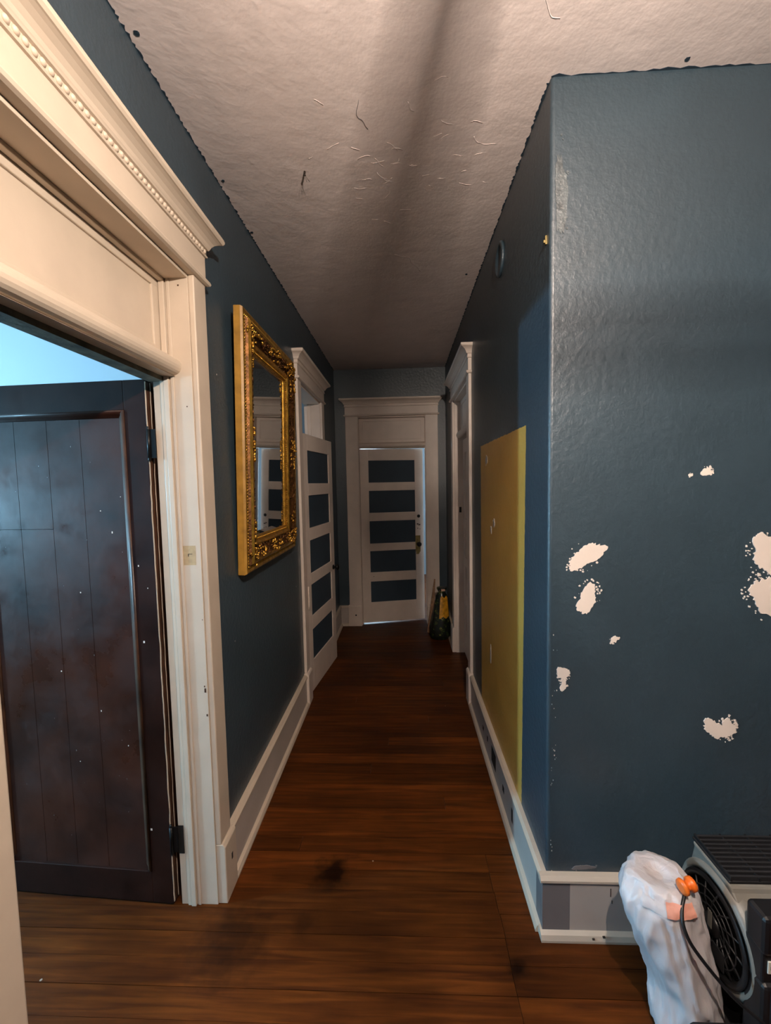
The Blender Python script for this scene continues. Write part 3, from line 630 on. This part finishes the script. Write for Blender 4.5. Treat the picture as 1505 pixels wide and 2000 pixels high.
# film gathered into a flap on top, and pink packaging showing through
MB().loft([[bag_pt(8.6+.9*i/5, -2.5+1.7*j/14, .004+.003*math.sin(j*1.1)) for j in range(15)] for i in range(6)], closed=False).build('top_flap', 'bag_film', bg)
pk = MB().loft([[bag_pt(8.7+1.35*i/6, -1.85+.75*j/8, .009) for j in range(9)] for i in range(7)], closed=False).build('packaging_patch', 'bag_pink', bg)
pk['label'] = 'salmon pink wrapper showing through the film'
# ------------------------------------------------------------------ black case in front of the bag
cs_ = empty('plastic_case', (.80, .87, 0)); tag(cs_, 'black plastic case lying in front of the white bag', 'case')
box('case_body', 'black_plastic', (-.095, .055, -.15, .143, 0, .14), cs_, .012); box('case_lid', 'black_plastic', (-.097, .057, -.152, .145, .143, .198), cs_, .014)
box('latch', 'charcoal_plastic', (-.02, .03, -.158, -.148, .11, .17), cs_, .002)
MB().tube([(-.03, .0, .195), (-.03, .0, .205), (.05, 0, .205), (.05, 0, .195)], .006, 8).build('handle', 'charcoal_plastic', cs_)
# ------------------------------------------------------------------ air mover / blower
BX, BY, BZ = .872, 1.160, .297
bw = empty('blower_fan', (BX, BY, 0)); tag(bw, 'gray and black portable blower fan with a round intake and slatted top', 'blower')
# local: x to the right (thickness), intake faces -x, y away from camera, z up
def circ(x, r, cy_=0, cz_=BZ, n=48): return [(x, cy_+r*math.cos(2*pi*j/n), cz_+r*math.sin(2*pi*j/n)) for j in range(n)]
mb = MB(); mb.loft([circ(.016, .126), circ(.0, .128), circ(-.004, .140), circ(.006, .150), circ(.03, .154), circ(.045, .150)], caps=False)
mb.add(circ(.045, .150), [tuple(range(48))])
mb.build('housing', 'gray_plastic', bw)
MB().loft([circ(.045, .143), circ(.06, .148), circ(.25, .148), circ(.30, .13)]).build('motor_body', 'black_plastic', bw)
mb = MB(); mb.loft([[(.012, -.11, BZ+.09), (.30, -.11, BZ+.09), (.30, .12, BZ+.09), (.012, .12, BZ+.09)], [(.006, -.052, BZ+.150), (.31, -.052, BZ+.150), (.31, .10, BZ+.150), (.006, .10, BZ+.150)], [(.004, -.045, BZ+.164), (.32, -.045, BZ+.164), (.32, .105, BZ+.164), (.004, .105, BZ+.164)]], smooth=False)
mb.build('outlet_neck', 'gray_plastic', bw, .006)
z0 = BZ+.163
box('outlet_frame', 'black_plastic', (.008, .33, -.040, .112, z0, z0+.008), bw, .003)
for k in range(10): box('outlet_slat', 'charcoal_plastic', (.014, .325, -.036+.0148*k, -.030+.0148*k, z0+.006, z0+.020), bw, .001)
for k in range(5): box('outlet_rib', 'black_plastic', (.012+.075*k, .018+.075*k, -.038, .110, z0+.006, z0+.018), bw, .001)
# black intake: rim, dark bowl, guard, hub
MB().loft([circ(-.006, .128), circ(-.012, .122), circ(-.008, .112), circ(.010, .106), circ(.016, .128)], caps=False).build('intake_rim', 'black_plastic', bw)
MB().add(circ(.022, .124), [tuple(range(48))]).build('intake_bowl', 'black_hole', bw)
for k in range(14):
    a = 2*pi*k/14; MB().tube([(-.002, .026*math.cos(a), BZ+.026*math.sin(a)), (-.008, .068*math.cos(a+.25), BZ+.068*math.sin(a+.25)), (-.004, .110*math.cos(a+.4), BZ+.110*math.sin(a+.4))], .0026, 5).build('guard_spoke', 'charcoal_plastic', bw)
for r in (.048, .068, .09): MB().tube([(-.007, r*math.cos(2*pi*j/36), BZ+r*math.sin(2*pi*j/36)) for j in range(37)], .002, 5).build('guard_ring', 'charcoal_plastic', bw)
MB().lathe((.010, 0, BZ), (-1, 0, 0), [(0, .030), (.014, .030), (.021, .026), (.023, .002)], 24).build('hub', 'black_plastic', bw)
MB().box(-.0145, -.0130, -.010, .006, BZ-.004, BZ+.046).build('hub_label', 'gray_plastic', bw, .002)
box('rating_plate', 'charcoal_plastic', (-.012, -.0095, -.055, -.012, BZ-.085, BZ-.035), bw)
# front: two dark boxes on a spine, a white label between them
box('control_box', 'black_plastic', (-.004, .16, -.168, -.108, BZ+.100, BZ+.200), bw, .010); box('switch_plate', 'charcoal_plastic', (.012, .14, -.171, -.166, BZ+.112, BZ+.184), bw, .003)
box('spine', 'black_plastic', (.0, .18, -.160, -.105, BZ+.020, BZ+.105), bw, .005)
box('lower_box', 'black_plastic', (-.002, .20, -.170, -.105, .05, BZ+.024), bw, .010); box('lower_plate', 'charcoal_plastic', (.014, .16, -.173, -.168, .08, BZ+.010), bw, .003)
lb = box('warning_label', 'label_white', (.012, .030, -.1625, -.1595, BZ+.050, BZ+.083), bw, .001); box('label_print', 'ink', (.018, .024, -.1632, -.1624, BZ+.062, BZ+.071), lb)
box('base', 'black_plastic', (.008, .30, -.16, .15, 0, .05), bw, .010); box('pedestal', 'black_plastic', (.02, .28, -.10, .11, .04, BZ-.09), bw, .010)
# orange plug and its black cord
PX, PY = .712, 1.030
ec = empty('power_cord', (PX, PY, 0)); tag(ec, 'black power cord with an orange plug hanging over the white bag', 'cord')
loc = lambda p: (p[0]-PX, p[1]-PY, p[2])
MB().lathe(loc((.735, 1.098, .470)), (1, .25, .1), [(0, .010), (.003, .019), (.009, .020), (.012, .011), (.024, .012), (.028, .018), (.038, .018), (.042, .008)], 16).build('plug', 'orange_plastic', ec)
cp = [(0.748, 1.1, 0.452), (0.723, 1.075, 0.434), (0.713, 1.055, 0.412), (0.721, 1.04, 0.379), (0.748, 1.03, 0.342), (0.776, 1.015, 0.309), (0.816, 1.0, 0.266), (0.852, 0.99, 0.243), (0.882, 0.98, 0.221), (.888, .965, .14), (.882, .955, .05), (.880, .93, .006), (.880, .80, .006), (.885, .66, .006)]
cs = []
for i in range(len(cp)-1):
    for k in range(4): cs.append(Vector(loc(cp[i])).lerp(Vector(loc(cp[i+1])), k/4))
cs.append(Vector(loc(cp[-1])))
for _ in range(4): cs = [cs[0]]+[(cs[i-1]+cs[i]*2+cs[i+1])/4 for i in range(1, len(cs)-1)]+[cs[-1]]
MB().tube(cs, .0045, 8).build('cable', 'black_plastic', ec)

# ------------------------------------------------------------------ lamps (out of the picture)
def point(name, loc, col, watt, r):
    l = bpy.data.lights.new(name, 'POINT'); l.color = col; l.energy = watt; l.shadow_soft_size = r
    o = bpy.data.objects.new(name, l); COL.objects.link(o); o.location = loc; return o
LX, LY, LZ = .295, .10, 2.45
lm = empty('ceiling_lamp', (LX, LY, H)); tag(lm, 'ceiling lamp with a bare warm bulb, rods shaped to cast its shadows', 'lamp')
sx, sy = LX-.018, LY+.12
mb = MB(); mb.lathe((sx-LX, sy-LY, 0), (0, 0, -1), [(0, .05), (.02, .045), (.03, .01)], 20); mb.build('canopy', 'black_metal', lm)
bz = LZ-.0395-H
MB().tube([(sx-LX, sy-LY, -.02), (sx-LX, sy-LY, bz)], .009, 8).build('streak_stem', 'black_metal', lm)  # unseen rod, offset to cast the streak along the ceiling
MB().tube([(sx-LX-.01, sy-LY, bz), (.62, sy-LY, bz)], .006, 8).build('shadow_arm', 'black_metal', lm)  # invented arm, placed to cast the dark band on the front wall
MB().tube([(sx-LX, sy-LY, bz), (0, .03, bz-.02), (0, 0, bz-.03), (0, 0, bz+.005)], .005, 8).build('bulb_arm', 'black_metal', lm)
MB().ball((0, 0, LZ-H), .010, 12, 8).build('bulb', 'warm_bulb', lm)
point('warm_light', (LX, LY, LZ), (1, .83, .70), MAIN_W, .011)
fm = empty('floor_lamp', (-3.45, .80, 0)); tag(fm, 'slim floor lamp with a bare cool white bulb in the side room', 'lamp')
MB().lathe((0, 0, 0), (0, 0, 1), [(0, .14), (.015, .14), (.025, .02), (1.34, .010), (1.36, .02), (1.40, .02)], 20).build('stand', 'black_metal', fm)
MB().ball((0, 0, 1.43), .03, 12, 8).build('bulb', 'cool_bulb', fm)
point('cool_light', (-3.45, .80, 1.44), (.36, .72, 1.0), SIDE_W, .045)
al = bpy.data.lights.new('far_daylight', 'AREA'); al.shape = 'RECTANGLE'; al.size = .9; al.size_y = 1.3; al.energy = FAR_W; al.color = (.6, .82, 1)
ao = bpy.data.objects.new('far_daylight', al); COL.objects.link(ao); ao.location = (-.9, 7.19, 1.5); ao.rotation_euler = (math.radians(-90), 0, 0)

a2 = bpy.data.lights.new('side_fill', 'AREA'); a2.shape = 'RECTANGLE'; a2.size = .9; a2.size_y = 1.2; a2.energy = 32; a2.color = (.6, .82, 1)  # added cool fill behind the second door to lift its transom; no window here
ao2 = bpy.data.objects.new('side_fill', a2); COL.objects.link(ao2); ao2.location = (SX+.01, 3.6, 1.6); ao2.rotation_euler = (0, math.radians(-90), 0)
